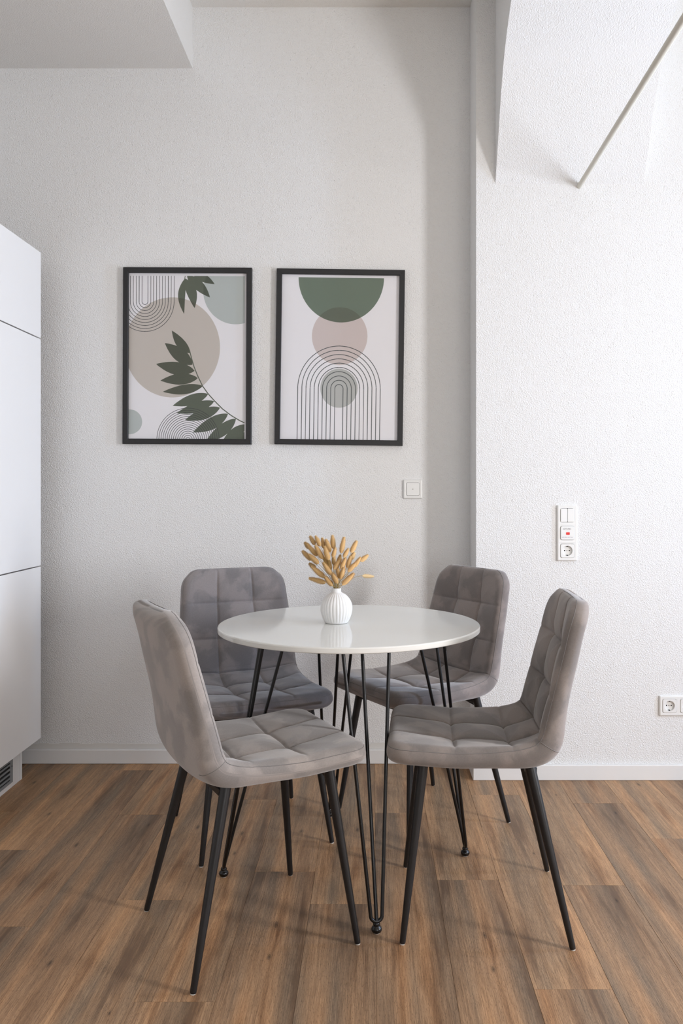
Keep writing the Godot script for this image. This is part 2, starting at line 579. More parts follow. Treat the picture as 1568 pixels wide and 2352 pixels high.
	quad(st, Vector3(0.492, back.y, back.x), Vector3(1.085, back.y, back.x), Vector3(1.085, CEIL, back.x), Vector3(0.492, CEIL, back.x), Vector3(0, 0, -1))
	structure("vault_rib", done(st), W, "white papered rib curving out of the wall towards the ceiling", "vault")
	var rod := structure("tie_rod", tube([Vector3(0.828, 2.375, PIER), Vector3(0.80, 2.371, -2.146), Vector3(0.72, 2.36, 2.0)], [0.0105], 14), M.rail, "off-white round rod running out from the wall below the rib", "rod")
	rod.set_meta("kind", "structure")
	# skirting boards, and the bare strip that the paper leaves above the one on the back wall
	structure("baseboard_back", span(Vector3(-2.1, 0, BACK), Vector3(0.41, 0.061, BACK + 0.015), 0.003), M.trim, "white skirting board along the back wall", "baseboard")
	st = begin()
	add_box(st, Vector3(1.555, 0.031, PIER + 0.0075), Vector3(2.29, 0.062, 0.015), 0.003)
	add_box(st, Vector3(0.408, 0.031, (PIER + 0.015 + BACK) / 2), Vector3(0.015, 0.062, PIER + 0.015 - BACK), 0.003)
	structure("baseboard_alcove", done(st), M.trim, "white skirting board round the foot of the stepped wall", "baseboard")
	st = begin()
	var rng := RandomNumberGenerator.new()
	rng.seed = 4
	var x := -2.1
	while x < 0.40:
		var w: float = min(rng.randf_range(0.02, 0.07), 0.41 - x)
		var hh := rng.randf_range(0.081, 0.087)
		add_box(st, Vector3(x + w / 2, (0.061 + hh) / 2, BACK + 0.0005), Vector3(w, hh - 0.061, 0.003))
		x += w
	structure("trim_1", done(st), M.plaster, "smooth unpapered strip with a ragged edge above the skirting", "trim")
	make_floor()

func make_floor() -> void:
	var root := Node3D.new()
	root.name = "floor"
	add_child(root)
	tag(root, "brown oak plank floor running towards the back wall", "floor", "", "structure")
	put("floor_base", span(Vector3(-2.3, -0.2, 2.2), Vector3(3.2, -0.006, BACK - 0.2)), M.core, root)
	# first cross joint of each row of planks, as a depth from the camera, where the photograph shows it
	var joints := {-4: 2.661, -3: 2.195, -2: 2.949, -1: 2.337, 0: 1.873, 1: 2.51, 2: 2.315, 3: 2.965, 4: 2.457, 5: 3.14, 6: 2.424, 7: 3.055, 8: 2.747}
	var rng := RandomNumberGenerator.new()
	rng.seed = 31
	var wide := 0.183
	var long := 1.22
	for k in range(-9, 18):
		var x0 := -0.54 + wide * k
		var j: float = joints.get(k, rng.randf_range(2.0, 3.2))
		var d := j - long * ceilf((j + 2.0) / long)
		while d < 3.5:
			var a := maxf(d, -2.0)
			var b := minf(d + long, 3.505)
			if b - a > 0.01:
				var st := begin()
				var g := 0.0001
				var f := 0.0005
				var top := [Vector3(x0 + g + f, 0, -a - g - f), Vector3(x0 + wide - g - f, 0, -a - g - f), Vector3(x0 + wide - g - f, 0, -b + g + f), Vector3(x0 + g + f, 0, -b + g + f)]
				var low := [Vector3(x0 + g, -0.001, -a - g), Vector3(x0 + wide - g, -0.001, -a - g), Vector3(x0 + wide - g, -0.001, -b + g), Vector3(x0 + g, -0.001, -b + g)]
				st.set_smooth_group(-1)
				var uv := func(p: Vector3) -> Vector2: return Vector2((p.x - x0) / wide, (-p.z - d) / long)
				var faces := [[top[0], top[1], top[2], top[3], Vector3.UP]]
				for i in 4:
					faces.append([low[i], low[(i + 1) % 4], top[(i + 1) % 4], top[i], (low[i] + low[(i + 1) % 4]) / 2 - (low[0] + low[2]) / 2 + Vector3.UP * 0.5])
				for q in faces:
					for t in [[0, 1, 2], [0, 2, 3]]:
						var p: Array = [q[t[0]], q[t[1]], q[t[2]]]
						if (p[1] - p[0]).cross(p[2] - p[0]).dot(q[4]) > 0.0:
							p = [p[0], p[2], p[1]]
						for v in p:
							st.set_uv(uv.call(v))
							st.add_vertex(v)
				st.generate_normals()
				st.generate_tangents()
				put("plank", st.commit(), M.oak[rng.randi() % M.oak.size()], root)
			d += long

# ------------------------------------------------------------------ chair
const SEAT_PROFILE := [Vector2(0.258, 0.474), Vector2(0.20, 0.472), Vector2(0.12, 0.467), Vector2(0.03, 0.461), Vector2(-0.05, 0.458), Vector2(-0.110, 0.463), Vector2(-0.153, 0.481), Vector2(-0.178, 0.514), Vector2(-0.193, 0.568), Vector2(-0.209, 0.640), Vector2(-0.225, 0.715), Vector2(-0.240, 0.790), Vector2(-0.256, 0.845), Vector2(-0.263, 0.869)]
var spine: PackedVector2Array
var spine_len := 0.0

func spine_at(s: float) -> Array:                       # [point (z, y), direction]
	var n := spine.size() - 1
	var f := clampf(s / spine_len, 0.0, 1.0) * n
	var i := mini(int(f), n - 1)
	var p := spine[i].lerp(spine[i + 1], f - i)
	var i0 := maxi(i - 3, 0)
	var i1 := mini(i + 4, n)
	return [p, (spine[i1] - spine[i0]).normalized()]

func half_width(s: float) -> float:
	var t := s / spine_len
	if t < 0.48:
		return lerpf(0.222, 0.213, smoothstep(0.0, 0.48, t))
	return 0.213 - 0.027 * pow((t - 0.48) / 0.52, 1.8)

func inside(s: float, t: float) -> float:               # distance from the outline of the developed shell
	var e := minf(s, spine_len - s)
	var rc := 0.065 if s < spine_len * 0.5 else 0.075
	var dx := half_width(s) - absf(t)
	if dx < rc and e < rc:
		return rc - Vector2(rc - dx, rc - e).length()
	return minf(dx, e)

func pillow(v: float) -> float:
	return pow(maxf(0.0, sin(PI * clampf(v, 0.0, 1.0))), 0.55)

var rows_at := []
func quilt(s: float, t: float) -> float:
	var W := half_width(s)
	var c := (t / W + 1.0) * 1.5
	var ci := clampi(int(c), 0, 2)
	var cf := c - ci
	var a := pillow(cf) if ci == 1 else pillow(0.5 * (cf if ci == 2 else 1.0 - cf))
	var r := 0
	while r < rows_at.size() - 2 and s > rows_at[r + 1]:
		r += 1
	var rf: float = (s - rows_at[r]) / (rows_at[r + 1] - rows_at[r])
	var b: float
	if r == 0:
		b = pillow(0.5 * (1.0 - rf))
	elif r == rows_at.size() - 2:
		b = pillow(0.5 * rf)
	else:
		b = pillow(rf)
	# along the rim the pads flatten into a plain edge
	var ef := smoothstep(0.25, 1.0, (absf(t) / W - 0.3333) * 1.5)
	b = lerpf(b, 0.72, ef)
	if r == 0 or r == rows_at.size() - 2:
		a = lerpf(a, 0.72, smoothstep(0.25, 1.0, 1.0 - rf if r == 0 else rf))
	var q := 0.0155 * minf(a, b) * (0.55 + 0.45 * maxf(a, b))
	for i in range(1, rows_at.size() - 1):               # stitched grooves, and tufted crossings that are pulled in
		var ds: float = s - rows_at[i]
		q -= 0.0030 * exp(-ds * ds / 0.000014) * (1.0 - 0.6 * ef)
		for k in [-1.0, 1.0]:
			var d := Vector2(ds, t - k * W / 3.0).length()
			q -= 0.0060 * exp(-d * d / 0.0006)
	for k in [-1.0, 1.0]:
		var dt: float = t - k * W / 3.0
		q -= 0.0026 * exp(-dt * dt / 0.000014)
	return q

func shell(s: float, t: float, front: bool) -> Vector3:
	var sp := spine_at(s)
	var p: Vector2 = sp[0]
	var d: Vector2 = sp[1]
	var nrm := Vector2(d.y, -d.x)                        # towards the sitter: up from the seat, forward from the back
	if nrm.y < 0.0 and nrm.x < 0.0 or nrm.dot(Vector2(1, 1)) < 0.0:
		nrm = -nrm
	var q := inside(s, t)
	var R := 0.030
	var e := sqrt(maxf(0.0, 1.0 - pow(1.0 - clampf(q / R, 0.0, 1.0), 2.0)))
	var x := s / spine_len
	var bow := (0.004 + 0.020 * smoothstep(0.18, 0.48, x) - 0.010 * smoothstep(0.6, 1.0, x)) * pow(absf(t) / 0.21, 2.4)
	var off := bow
	if front:
		off += (0.021 + quilt(s, t)) * e
	else:
		off -= (0.024 - 0.003 * smoothstep(0.4, 0.7, x) + 0.0135 * exp(-pow((x - 0.515) / 0.12, 2.0))) * e
	var v := p + nrm * off
	return Vector3(t, v.y, v.x)

func make_shell() -> Array:                             # [seat mesh, backrest mesh, seat piping, backrest piping]
	var c := Curve2D.new()
	for i in SEAT_PROFILE.size():
		var tan: Vector2 = (SEAT_PROFILE[mini(i + 1, SEAT_PROFILE.size() - 1)] - SEAT_PROFILE[maxi(i - 1, 0)]) * 0.17
		c.add_point(SEAT_PROFILE[i], -tan, tan)
	spine_len = c.get_baked_length()
	spine = PackedVector2Array()
	for i in 401:
		spine.append(c.sample_baked(spine_len * i / 400.0, true))
	var joint := 0.0
	for i in 401:
		if spine[i].x < 0.0 and spine[i].y > 0.497:
			joint = spine_len * i / 400.0
			break
	rows_at = [0.0, joint * 0.40, joint * 0.74, joint, joint + (spine_len - joint) * 0.335, joint + (spine_len - joint) * 0.665, spine_len]
	var ss := []
	for i in 10:
		ss.append(0.065 * (1.0 - cos(PI / 2 * i / 10.0)))
	var n := 210
	for i in n + 1:
		ss.append(lerpf(0.065, spine_len - 0.075, float(i) / n))
	for i in range(9, -1, -1):
		ss.append(spine_len - 0.075 * (1.0 - cos(PI / 2 * i / 10.0)))
	for i in ss.size():                                   # the joint falls on a station
		if absf(ss[i] - joint) < 0.0023:
			ss[i] = joint
			break
	var ws := []
	for i in 9:
		ws.append(-1.0 + 0.15 * (1.0 - cos(PI / 2 * i / 9.0)))
	for i in 121:
		ws.append(lerpf(-0.85, 0.85, i / 120.0))
	for i in range(8, -1, -1):
		ws.append(1.0 - 0.15 * (1.0 - cos(PI / 2 * i / 9.0)))
	var cols: int = ws.size()
	var ring := 2 * cols - 2
	var pos := []
	var uvs := []
	for s in ss:
		var e: float = minf(s, spine_len - s)
		var rc := 0.065 if s < spine_len * 0.5 else 0.075
		var W := half_width(s)
		if e < rc:
			W += -rc + sqrt(maxf(0.0, rc * rc - (rc - e) * (rc - e)))
		var row := PackedVector3Array()
		var ur := PackedVector2Array()
		for j in ring:
			var w: float = ws[j] if j < cols else ws[ring - j]
			row.append(shell(s, W * w, j < cols))
			ur.append(Vector2(W * w + (0.0 if j < cols else 0.7), s))
		var arc := 0.0
		for j in ring:                                    # cloth is laid round the section, so the nap does not smear on the sides
			if j > 0:
				arc += row[j].distance_to(row[j - 1])
			ur[j] = Vector2(arc - W, s)
		pos.append(row)
		uvs.append(ur)
	var rows: int = ss.size()
	var nor := []
	for i in rows:
		var row := PackedVector3Array()
		var mid := Vector3.ZERO
		for p in pos[i]:
			mid += p
		mid /= ring
		for j in ring:
			var nv: Vector3
			if i == 0 or i == rows - 1:
				var i2 := 3 if i == 0 else rows - 4
				nv = pos[i][j] - (pos[i2][j] + pos[i2][(ring - j) % ring]) * 0.5
			else:
				var du: Vector3 = pos[i][(j + 1) % ring] - pos[i][(j + ring - 1) % ring]
				var dv: Vector3 = pos[i + 1][j] - pos[i - 1][j]
				nv = du.cross(dv)
				var sp := spine_at(ss[i])
				var d: Vector2 = sp[1]
				var nr := Vector2(d.y, -d.x)
				if nr.dot(Vector2(1, 1)) < 0.0:
					nr = -nr
				var want := Vector3(0, nr.y, nr.x) * (1.0 if j < cols else -1.0)
				if j == 0 or j == cols - 1:
					want = Vector3(-1.0 if j == 0 else 1.0, 0, 0)
				if nv.dot(want) < 0.0:
					nv = -nv
			row.append(nv.normalized())
		nor.append(row)
	var ij := ss.find(joint)
	var out := []
	for part in [[0, ij], [ij, rows - 1]]:
		var v := PackedVector3Array()
		var nn := PackedVector3Array()
		var uv := PackedVector2Array()
		var idx := PackedInt32Array()
		for i in range(part[0], part[1] + 1):
			v.append_array(pos[i])
			nn.append_array(nor[i])
			uv.append_array(uvs[i])
		for i in part[1] - part[0]:
			for j in ring:
				var a: int = i * ring + j
				var b: int = i * ring + (j + 1) % ring
				for t in [[a, b, b + ring], [a, b + ring, a + ring]]:
					var g := (v[t[1]] - v[t[0]]).cross(v[t[2]] - v[t[0]])
					if g.dot(nn[t[0]] + nn[t[1]] + nn[t[2]]) > 0.0:
						idx.append_array(PackedInt32Array([t[0], t[2], t[1]]))
					else:
						idx.append_array(PackedInt32Array(t))
		var arr := []
		arr.resize(Mesh.ARRAY_MAX)
		arr[Mesh.ARRAY_VERTEX] = v
		arr[Mesh.ARRAY_NORMAL] = nn
		arr[Mesh.ARRAY_TEX_UV] = uv
		arr[Mesh.ARRAY_INDEX] = idx
		var me := ArrayMesh.new()
		me.add_surface_from_arrays(Mesh.PRIMITIVE_TRIANGLES, arr)
		out.append(me)
	# stitched seam a little inside the edge, front side
	var inset := 0.0055
	for part in [[0, ij], [ij, rows - 1]]:
		var st := begin()
		var lines := [[], []]
		for i in range(part[0], part[1] + 1):
			var s: float = clampf(ss[i], inset, spine_len - inset)
			var lo := 0.0
			var hi := half_width(s)
			for it in 24:                                 # where the distance to the outline equals the inset
				var m := (lo + hi) / 2
				if inside(s, m) > inset:
					lo = m
				else:
					hi = m
			for k in 2:
				lines[k].append(shell(s, lo * (1.0 if k == 0 else -1.0), true))
		var pts := []
		if part[0] == 0:
			for i in range(lines[0].size() - 1, -1, -1):
				pts.append(lines[0][i])
			pts.append_array(lines[1])
		else:
			pts = lines[0].duplicate()
			for i in range(lines[1].size() - 1, -1, -1):
				pts.append(lines[1][i])
		var clean := [pts[0]]
		for p in pts:
			if p.distance_to(clean[-1]) > 0.002:
				clean.append(p)
		add_tube(st, clean, [0.0009], 6)
		if part[0] == 0:                                  # the joint of seat and back shows as a short seam on either side
			for j0 in [cols - 5, ring - 12]:
				var side := []
				for j in range(j0, j0 + 17):
					side.append(pos[ij][j % ring])
				add_tube(st, side, [0.0009], 6)
		out.append(done(st))
	return out

func make_chair(meshes: Array) -> Node3D:
	var o := thing("dining_chair", "", "chair")
	var seat := put("seat", meshes[0], M.velvet0, o)
	put("piping", meshes[2], M.thread, seat)
	var back := put("backrest", meshes[1], M.velvet0, o)
	put("piping", meshes[3], M.thread, back)
	# under-frame: two cross bars and a spine of flat black steel
	var st := begin()
	for z in [0.166, -0.119]:
		add_box(st, Vector3(0, 0.429, z), Vector3(0.31, 0.018, 0.030), 0.002)
	for x in [-0.07, 0.07]:
		add_box(st, Vector3(x, 0.429, 0.03), Vector3(0.025, 0.016, 0.25), 0.002)
	for z in [0.166, -0.119]:                             # gussets that run down on to the legs
		for s in [-1.0, 1.0]:
			var a := [Vector3(s * 0.05, 0.422, z), Vector3(s * 0.160, 0.422, z), Vector3(s * 0.160, 0.406, z)]
			for d in [-0.003, 0.003]:
				tri(st, a[0] + Vector3(0, 0, d), a[1] + Vector3(0, 0, d), a[2] + Vector3(0, 0, d), Vector3(0, 0, d))
			quad(st, a[0] + Vector3(0, 0, 0.003), a[2] + Vector3(0, 0, 0.003), a[2] - Vector3(0, 0, 0.003), a[0] - Vector3(0, 0, 0.003), Vector3(0, -1, 0))
	put("under_frame", done(st), M.leg, o)
	for sx in [-1.0, 1.0]:
		for e in [[0.215, 0.160], [-0.215, -0.112]]:
			var foot := Vector3(sx * 0.215, 0.002, e[0])
			var head := Vector3(sx * 0.153, 0.457, e[1])
			var d := (head - foot).normalized()
			st = begin()
			add_tube(st, [foot, foot + d * 0.004, foot + d * 0.14, head], [0.0068, 0.0078, 0.0098, 0.0142], 18)
			var leg := put("leg", done(st), M.leg, o)
			st = begin()
			add_lathe(st, [Vector2(0.0062, 0), Vector2(0.0064, 0.0012), Vector2(0.0055, 0.004)], 14, false, Vector3(foot.x, 0.0, foot.z))
			put("glide", done(st), M.glide, leg)
	return o

func place_chairs() -> void:
	var meshes := make_shell()
	var proto := make_chair(meshes)
	var spots := [
		[Vector2(-0.330, 2.194), Vector2(0.873, 0.487), "grey velvet quilted chair at the front left, its back to the cabinet"],
		[Vector2(-0.416, 2.825), Vector2(0.400, -0.916), "grey velvet quilted chair behind the table on the left, beneath the pictures"],
		[Vector2(0.177, 2.941), Vector2(-0.834, -0.552), "grey velvet quilted chair behind the table on the right, backed into the wall corner"],
		[Vector2(0.304, 2.312), Vector2(-0.998, 0.06), "grey velvet quilted chair at the front right, turned sideways to the camera"]]
	for i in 4:
		var o: Node3D = proto if i == 0 else proto.duplicate()
		if i > 0:
			o.name = "dining_chair_%03d" % i
			add_child(o, true)
		o.position = Vector3(spots[i][0].x, 0, -spots[i][0].y)
		o.rotation.y = atan2(spots[i][1].x, -spots[i][1].y)
		tag(o, spots[i][2], "chair", "grey velvet chairs round the table")
		for part in ["seat", "backrest"]:
			o.get_node(part).material_override = M["velvet%d" % i]

# ------------------------------------------------------------------ table
func make_table() -> void:
	var C := Vector3(-0.071, 0, -2.546)
	var o := thing("dining_table", "round white dining table on black hairpin legs between the four chairs", "table", C)
	var st := begin()
	add_lathe(st, [Vector2(0.396, 0.7330), Vector2(0.3985, 0.7338), Vector2(0.400, 0.7355), Vector2(0.4002, 0.7395), Vector2(0.400, 0.7465), Vector2(0.3985, 0.7492), Vector2(0.396, 0.7500)], 160, false)
	put("tabletop", done(st), M.table, o)
	# each leg: foot, the two ends of the bent rod, and the end of the third rod (x, z from the middle of the table)
	var legs := [
		[Vector2(0.082, 0.381), Vector2(-0.012, 0.268), Vector2(0.118, 0.243), Vector2(0.040, 0.185)],
		[Vector2(-0.375, 0.067), Vector2(-0.246, 0.118), Vector2(-0.268, -0.010), Vector2(-0.188, 0.034)],
		[Vector2(0.365, -0.074), Vector2(0.286, 0.008), Vector2(0.268, -0.122), Vector2(0.208, -0.052)],
		[Vector2(-0.081, -0.387), Vector2(0.012, -0.270), Vector2(-0.115, -0.246), Vector2(-0.038, -0.190)]]
	for l in legs:
		var foot := Vector3(l[0].x, 0.029, l[0].y)
		var a := Vector3(l[1].x, 0.730, l[1].y)
		var b := Vector3(l[2].x, 0.730, l[2].y)
		var e := Vector3(l[3].x, 0.730, l[3].y)
		st = begin()
		var side := (b - a)
		side.y = 0
		side = side.normalized()
		var up := ((a + b) * 0.5 - foot).normalized()
		var r := 0.0155
		var pts := [a]
		var low := foot + up * r
		for k in 13:                                     # the bend at the foot
			var t := lerpf(0.08, 0.92, k / 12.0) * PI
			pts.append(low - side * cos(t) * r - up * sin(t) * r)
		pts.append(b)
		add_tube(st, pts, [0.0051], 12)
		add_tube(st, [e, foot + (e - foot).normalized() * 0.001], [0.0051], 12)
		var leg := put("hairpin_leg", done(st), M.rod, o)
		st = begin()
		add_lathe(st, [Vector2(0.009, 0.0), Vector2(0.0116, 0.0018), Vector2(0.0140, 0.0065), Vector2(0.0142, 0.0102), Vector2(0.0126, 0.0145), Vector2(0.0090, 0.0172), Vector2(0.0082, 0.0190), Vector2(0.0098, 0.0220), Vector2(0.0070, 0.0265)], 24, true, Vector3(foot.x, 0.001, foot.z))
		put("rubber_foot", done(st), M.rubber, leg)
		st = begin()
		add_lathe(st, [Vector2(0.0085, 0.0), Vector2(0.0085, 0.0014)], 20, false, Vector3(foot.x, 0, foot.z))
		put("glide", done(st), M.glide, leg)
		st = begin()                                      # triangular steel plate screwed under the top
		var m := (a + b + e) / 3.0
		var lower := []
		var upper := []
		for p in [a, b, e]:
			var w: Vector3 = m + (p - m) * 1.3
			lower.append(Vector3(w.x, 0.7295, w.z))
			upper.append(Vector3(w.x, 0.7331, w.z))
		add_loft(st, [lower, upper], true, true)
		put("mounting_plate", done(st), M.rod, leg)

# ------------------------------------------------------------------ vase and dried grass
func make_vase() -> void:
	var at := Vector3(-0.111, 0.7502, -2.548)
	var prof := [[0.030, 0.0, 0.0], [0.0345, 0.0012, 0.0], [0.0385, 0.007, 0.5], [0.0440, 0.019, 1.0], [0.0482, 0.034, 1.0], [0.0492, 0.046, 1.0], [0.0480, 0.057, 1.0], [0.0440, 0.068, 1.0], [0.0370, 0.0785, 1.0], [0.0285, 0.0865, 0.9], [0.0205, 0.0915, 0.5], [0.0155, 0.0945, 0.1], [0.0143, 0.0970, 0.0], [0.0141, 0.1050, 0.0], [0.0138, 0.1064, 0.0], [0.0128, 0.1070, 0.0], [0.0118, 0.1062, 0.0], [0.0115, 0.097, 0.0], [0.0115, 0.075, 0.0]]
	# refine the profile
	var fine := []
	for i in prof.size() - 1:
		var p0: Array = prof[maxi(i - 1, 0)]
		var p1: Array = prof[i]
		var p2: Array = prof[i + 1]
		var p3: Array = prof[mini(i + 2, prof.size() - 1)]
		for k in 4:
			var t := k / 4.0
			var row := []
			for c in 3:
				row.append(cubic_interpolate(p1[c], p2[c], p0[c], p3[c], t) if i < 11 else lerpf(p1[c], p2[c], t))
			fine.append(row)
	fine.append(prof[-1])
	var st := begin()
	var loops := []
	var segs := 224
	for p in fine:
		var l := []
		for k in segs:
			var a := TAU * k / segs
			var rib: float = (1.0 - absf(cos(a * 14.0))) * 0.075 * p[2]
			rib = pow(absf(sin(a * 14.0)), 0.7) * 0.046 * p[2]
			var r: float = p[0] * (1.0 - 0.045 * p[2] + rib)
			l.append(Vector3(cos(a) * r, p[1], sin(a) * r))
		loops.append(l)
	add_loft(st, loops, true, true, true)
	var v := put("ribbed_vase", done(st), M.ceramic)
	v.position = at
	tag(v, "small round white ribbed vase standing on the white table", "vase")
	make_grass(at + Vector3(0, 0.107, 0))

func fluff_mesh(rng: RandomNumberGenerator, length: float, radius: float) -> ArrayMesh:   # along +y from the base of the head
	var v := PackedVector3Array()
	var nn := PackedVector3Array()
	var cc := PackedColorArray()
	var R := func(t: float) -> float: return radius * pow(maxf(0.0, sin(PI * pow(clampf(0.015 + t * 0.975, 0.0, 1.0), 0.80))), 0.50) * (1.0 - 0.16 * t)
	var rings := 12
	var sides := 12
	for i in rings:
		for k in sides:
			var q := []
			for d in [[i, k], [i, k + 1], [i + 1, k + 1], [i + 1, k]]:
				var t := float(d[0]) / rings
				var a: float = TAU * d[1] / sides
				var r: float = R.call(t) * 0.72
				q.append([Vector3(cos(a) * r, t * length, sin(a) * r), Vector3(cos(a), (t - 0.4) * 0.7, sin(a)).normalized(), t])
			for w in [[0, 2, 1], [0, 3, 2]]:
				var p: Array = [q[w[0]], q[w[1]], q[w[2]]]
				var g: Vector3 = (p[1][0] - p[0][0]).cross(p[2][0] - p[0][0])
				if g.dot(p[0][1]) > 0.0:
					p = [p[0], p[2], p[1]]
				for e in p:
					v.append(e[0]); nn.append(e[1])
					cc.append(Color(0.92, 0.88, 0.82))
	for h in 1700:                                        # hairs
		var t := rng.randf()
		var a := rng.randf() * TAU
		var r: float = R.call(t)
		var out := Vector3(cos(a), 0, sin(a))
		var dir := (out * rng.randf_range(0.55, 1.1) + Vector3.UP * rng.randf_range(0.5, 1.1)).normalized()
		var b := out * r * 0.64 + Vector3.UP * t * length
		var side := dir.cross(out.cross(dir)).normalized().cross(dir).normalized() * 0.00034
		var tip := b + dir * rng.randf_range(0.0045, 0.0100) * (1.0 - 0.30 * t)
		var shade := rng.randf_range(0.85, 1.25)
		var p := [b - side, b + side, tip]
		var n := (out + Vector3.UP * 0.25).normalized()
		if (p[1] - p[0]).cross(p[2] - p[0]).dot(n) > 0.0:
			p = [p[0], p[2], p[1]]
		for e in p:
			v.append(e); nn.append(n)
			cc.append(Color(shade, shade * 0.97, shade * 0.92))
	var arr := []
	arr.resize(Mesh.ARRAY_MAX)
	arr[Mesh.ARRAY_VERTEX] = v
	arr[Mesh.ARRAY_NORMAL] = nn
	arr[Mesh.ARRAY_COLOR] = cc
	var me := ArrayMesh.new()
	me.add_surface_from_arrays(Mesh.PRIMITIVE_TRIANGLES, arr)
	return me

func make_grass(mouth: Vector3) -> void:
	# tip x, y and base x, y of each head in millimetres from the vase's mouth, as seen from the front; then its depth towards the viewer
	var heads := [[-83, 159, -67, 133, -12], [-65, 160, -50, 129, -2], [-45, 153, -40, 121, -16], [-33, 149, -19, 110, -6], [-14, 160, -10, 120, -22], [23, 155, 14, 107, -8], [62, 144, 45, 108, -14],
		[-99, 137, -83, 120, -24], [-90, 133, -59, 99, -4], [-64, 132, -41, 91, 12], [-35, 129, -23, 88, 18], [-3, 125, -10, 96, 10], [-106, 113, -77, 85, -10], [-84, 105, -54, 76, 14], [37, 121, 22, 94, -6], [54, 106, 44, 85, -22],
		[97, 100, 74, 81, -18], [74, 94, 54, 65, -2], [-8, 97, -8, 72, 2], [14, 92, -6, 59, 18], [29, 95, 15, 61, 26], [44, 96, 33, 61, -10], [60, 79, 36, 52, 14], [-38, 81, -15, 45, 32],
		[-84, 73, -65, 59, -16], [-74, 67, -35, 35, 18], [-83, 31, -33, 17, 6], [-34, 41, -11, 11, 36], [-10, 50, 5, 19, 40], [24, 67, 14, 30, 26], [54, 48, 19, 13, 28], [114, 35, 80, 37, -6],
		[-26, 89, -18, 56, -12], [2, 65, 9, 30, 4], [11, 100, 5, 72, -18], [-43, 96, -22, 62, -20]]
	var own := [
		"fluffy tan bunny-tail grass head at the top left corner of the bouquet",
		"fluffy tan bunny-tail grass head second from the left along the top of the bouquet",
		"fluffy tan bunny-tail grass head third from the left along the top of the bouquet",
		"fluffy tan bunny-tail grass head slanting just left of the tallest one in the middle",
		"fluffy tan bunny-tail grass head standing tallest in the middle of the bouquet",
		"fluffy tan bunny-tail grass head standing clear and upright right of the tallest",
		"fluffy tan bunny-tail grass head highest on the right side of the bouquet",
		"fluffy tan bunny-tail grass head half hidden behind another at the upper left edge",
		"fluffy tan bunny-tail grass head plump, second highest along the upper left edge",
		"fluffy tan bunny-tail grass head below the second of the top row, left of the bouquet",
		"fluffy tan bunny-tail grass head upright in front of the middle of the bouquet's upper left",
		"fluffy tan bunny-tail grass head stubby and upright right below the tallest",
		"fluffy tan bunny-tail grass head reaching farthest left from the vase",
		"fluffy tan bunny-tail grass head just inside and below the leftmost",
		"fluffy tan bunny-tail grass head upright below the highest on the right",
		"fluffy tan bunny-tail grass head small, half hidden below the highest on the right",
		"fluffy tan bunny-tail grass head pointing farthest up and out to the right of the bouquet",
		"fluffy tan bunny-tail grass head tucked below the one that points farthest right",
		"fluffy tan bunny-tail grass head short and upright in the heart of the bouquet",
		"fluffy tan bunny-tail grass head leaning right in front of the heart of the bouquet",
		"fluffy tan bunny-tail grass head large and upright at the front right of the bouquet's heart",
		"fluffy tan bunny-tail grass head half hidden right of the large upright one at the front",
		"fluffy tan bunny-tail grass head leaning right at mid height, above the lowest right one",
		"fluffy tan bunny-tail grass head large at the front, leaning left at mid height",
		"fluffy tan bunny-tail grass head small, half hidden at the left at mid height",
		"fluffy tan bunny-tail grass head large at the left at mid height, above the level one",
		"fluffy tan bunny-tail grass head lying level at the lower left of the bouquet",
		"fluffy tan bunny-tail grass head lowest at the front, just left of the vase neck",
		"fluffy tan bunny-tail grass head low at the front, right above the vase neck",
		"fluffy tan bunny-tail grass head slim and upright, low right of the vase neck",
		"fluffy tan bunny-tail grass head leaning low to the right above the vase neck",
		"pale cream bunny-tail grass head set apart on a thin level stalk at the far right",
		"fluffy tan bunny-tail grass head mostly hidden in shade left of the bouquet's heart",
		"fluffy tan bunny-tail grass head mostly hidden in shade low in the bouquet's heart",
		"fluffy tan bunny-tail grass head half hidden behind the heart, below the upright clear one",
		"fluffy tan bunny-tail grass head mostly hidden in shade behind the large left-leaning one"]
	var rng := RandomNumberGenerator.new()
	rng.seed = 12
	var kinds := []
	for i in 3:
		kinds.append(fluff_mesh(rng, 0.042, [0.0108, 0.0116, 0.0102][i]))
	for i in heads.size():
		var h: Array = heads[i]
		var base := Vector3(h[2], h[3], h[4]) * 0.001
		var tip := Vector3(h[0], h[1], h[4] * 1.25) * 0.001
		var dir := tip - base
		var o := thing("bunny_tail", own[i], "dried grass", mouth, 0.0, "bunny-tail grasses in the vase")
		var st := begin()
		var m := Vector3(clampf(base.x * 0.10, -0.008, 0.008), -0.002, clampf(base.z * 0.14, -0.006, 0.006))
		var root := Vector3(-m.x * 0.7, -0.06, -m.z * 0.7)
		var pts := []
		for k in 11:
			var t := k / 10.0
			var q := m.bezier_interpolate(m + Vector3(base.x * 0.12, maxf(base.y, 0.03) * 0.42, base.z * 0.12), base - dir.normalized() * base.length() * 0.25, base, t)
			pts.append(q)
		pts.push_front(root)
		pts.append(base + dir.normalized() * 0.006)
		add_tube(st, pts, [0.00062], 6)
		put("stalk", done(st), M.stalk, o)
		var head := put("head", kinds[i % 3], M.fluff_pale if i == 31 else M.fluff, o)
		var y := dir.normalized()
		var x := y.cross(Vector3.BACK if absf(y.z) < 0.9 else Vector3.RIGHT).normalized()
		var z := x.cross(y)
		var k: float = clampf(dir.length() / 0.042, 0.62, 1.22)
		var wide: float = clampf(k, 0.85, 1.0) * (0.82 if i == 31 else 1.0)
		head.transform = Transform3D(Basis(x * wide, y * k, z * wide), base)

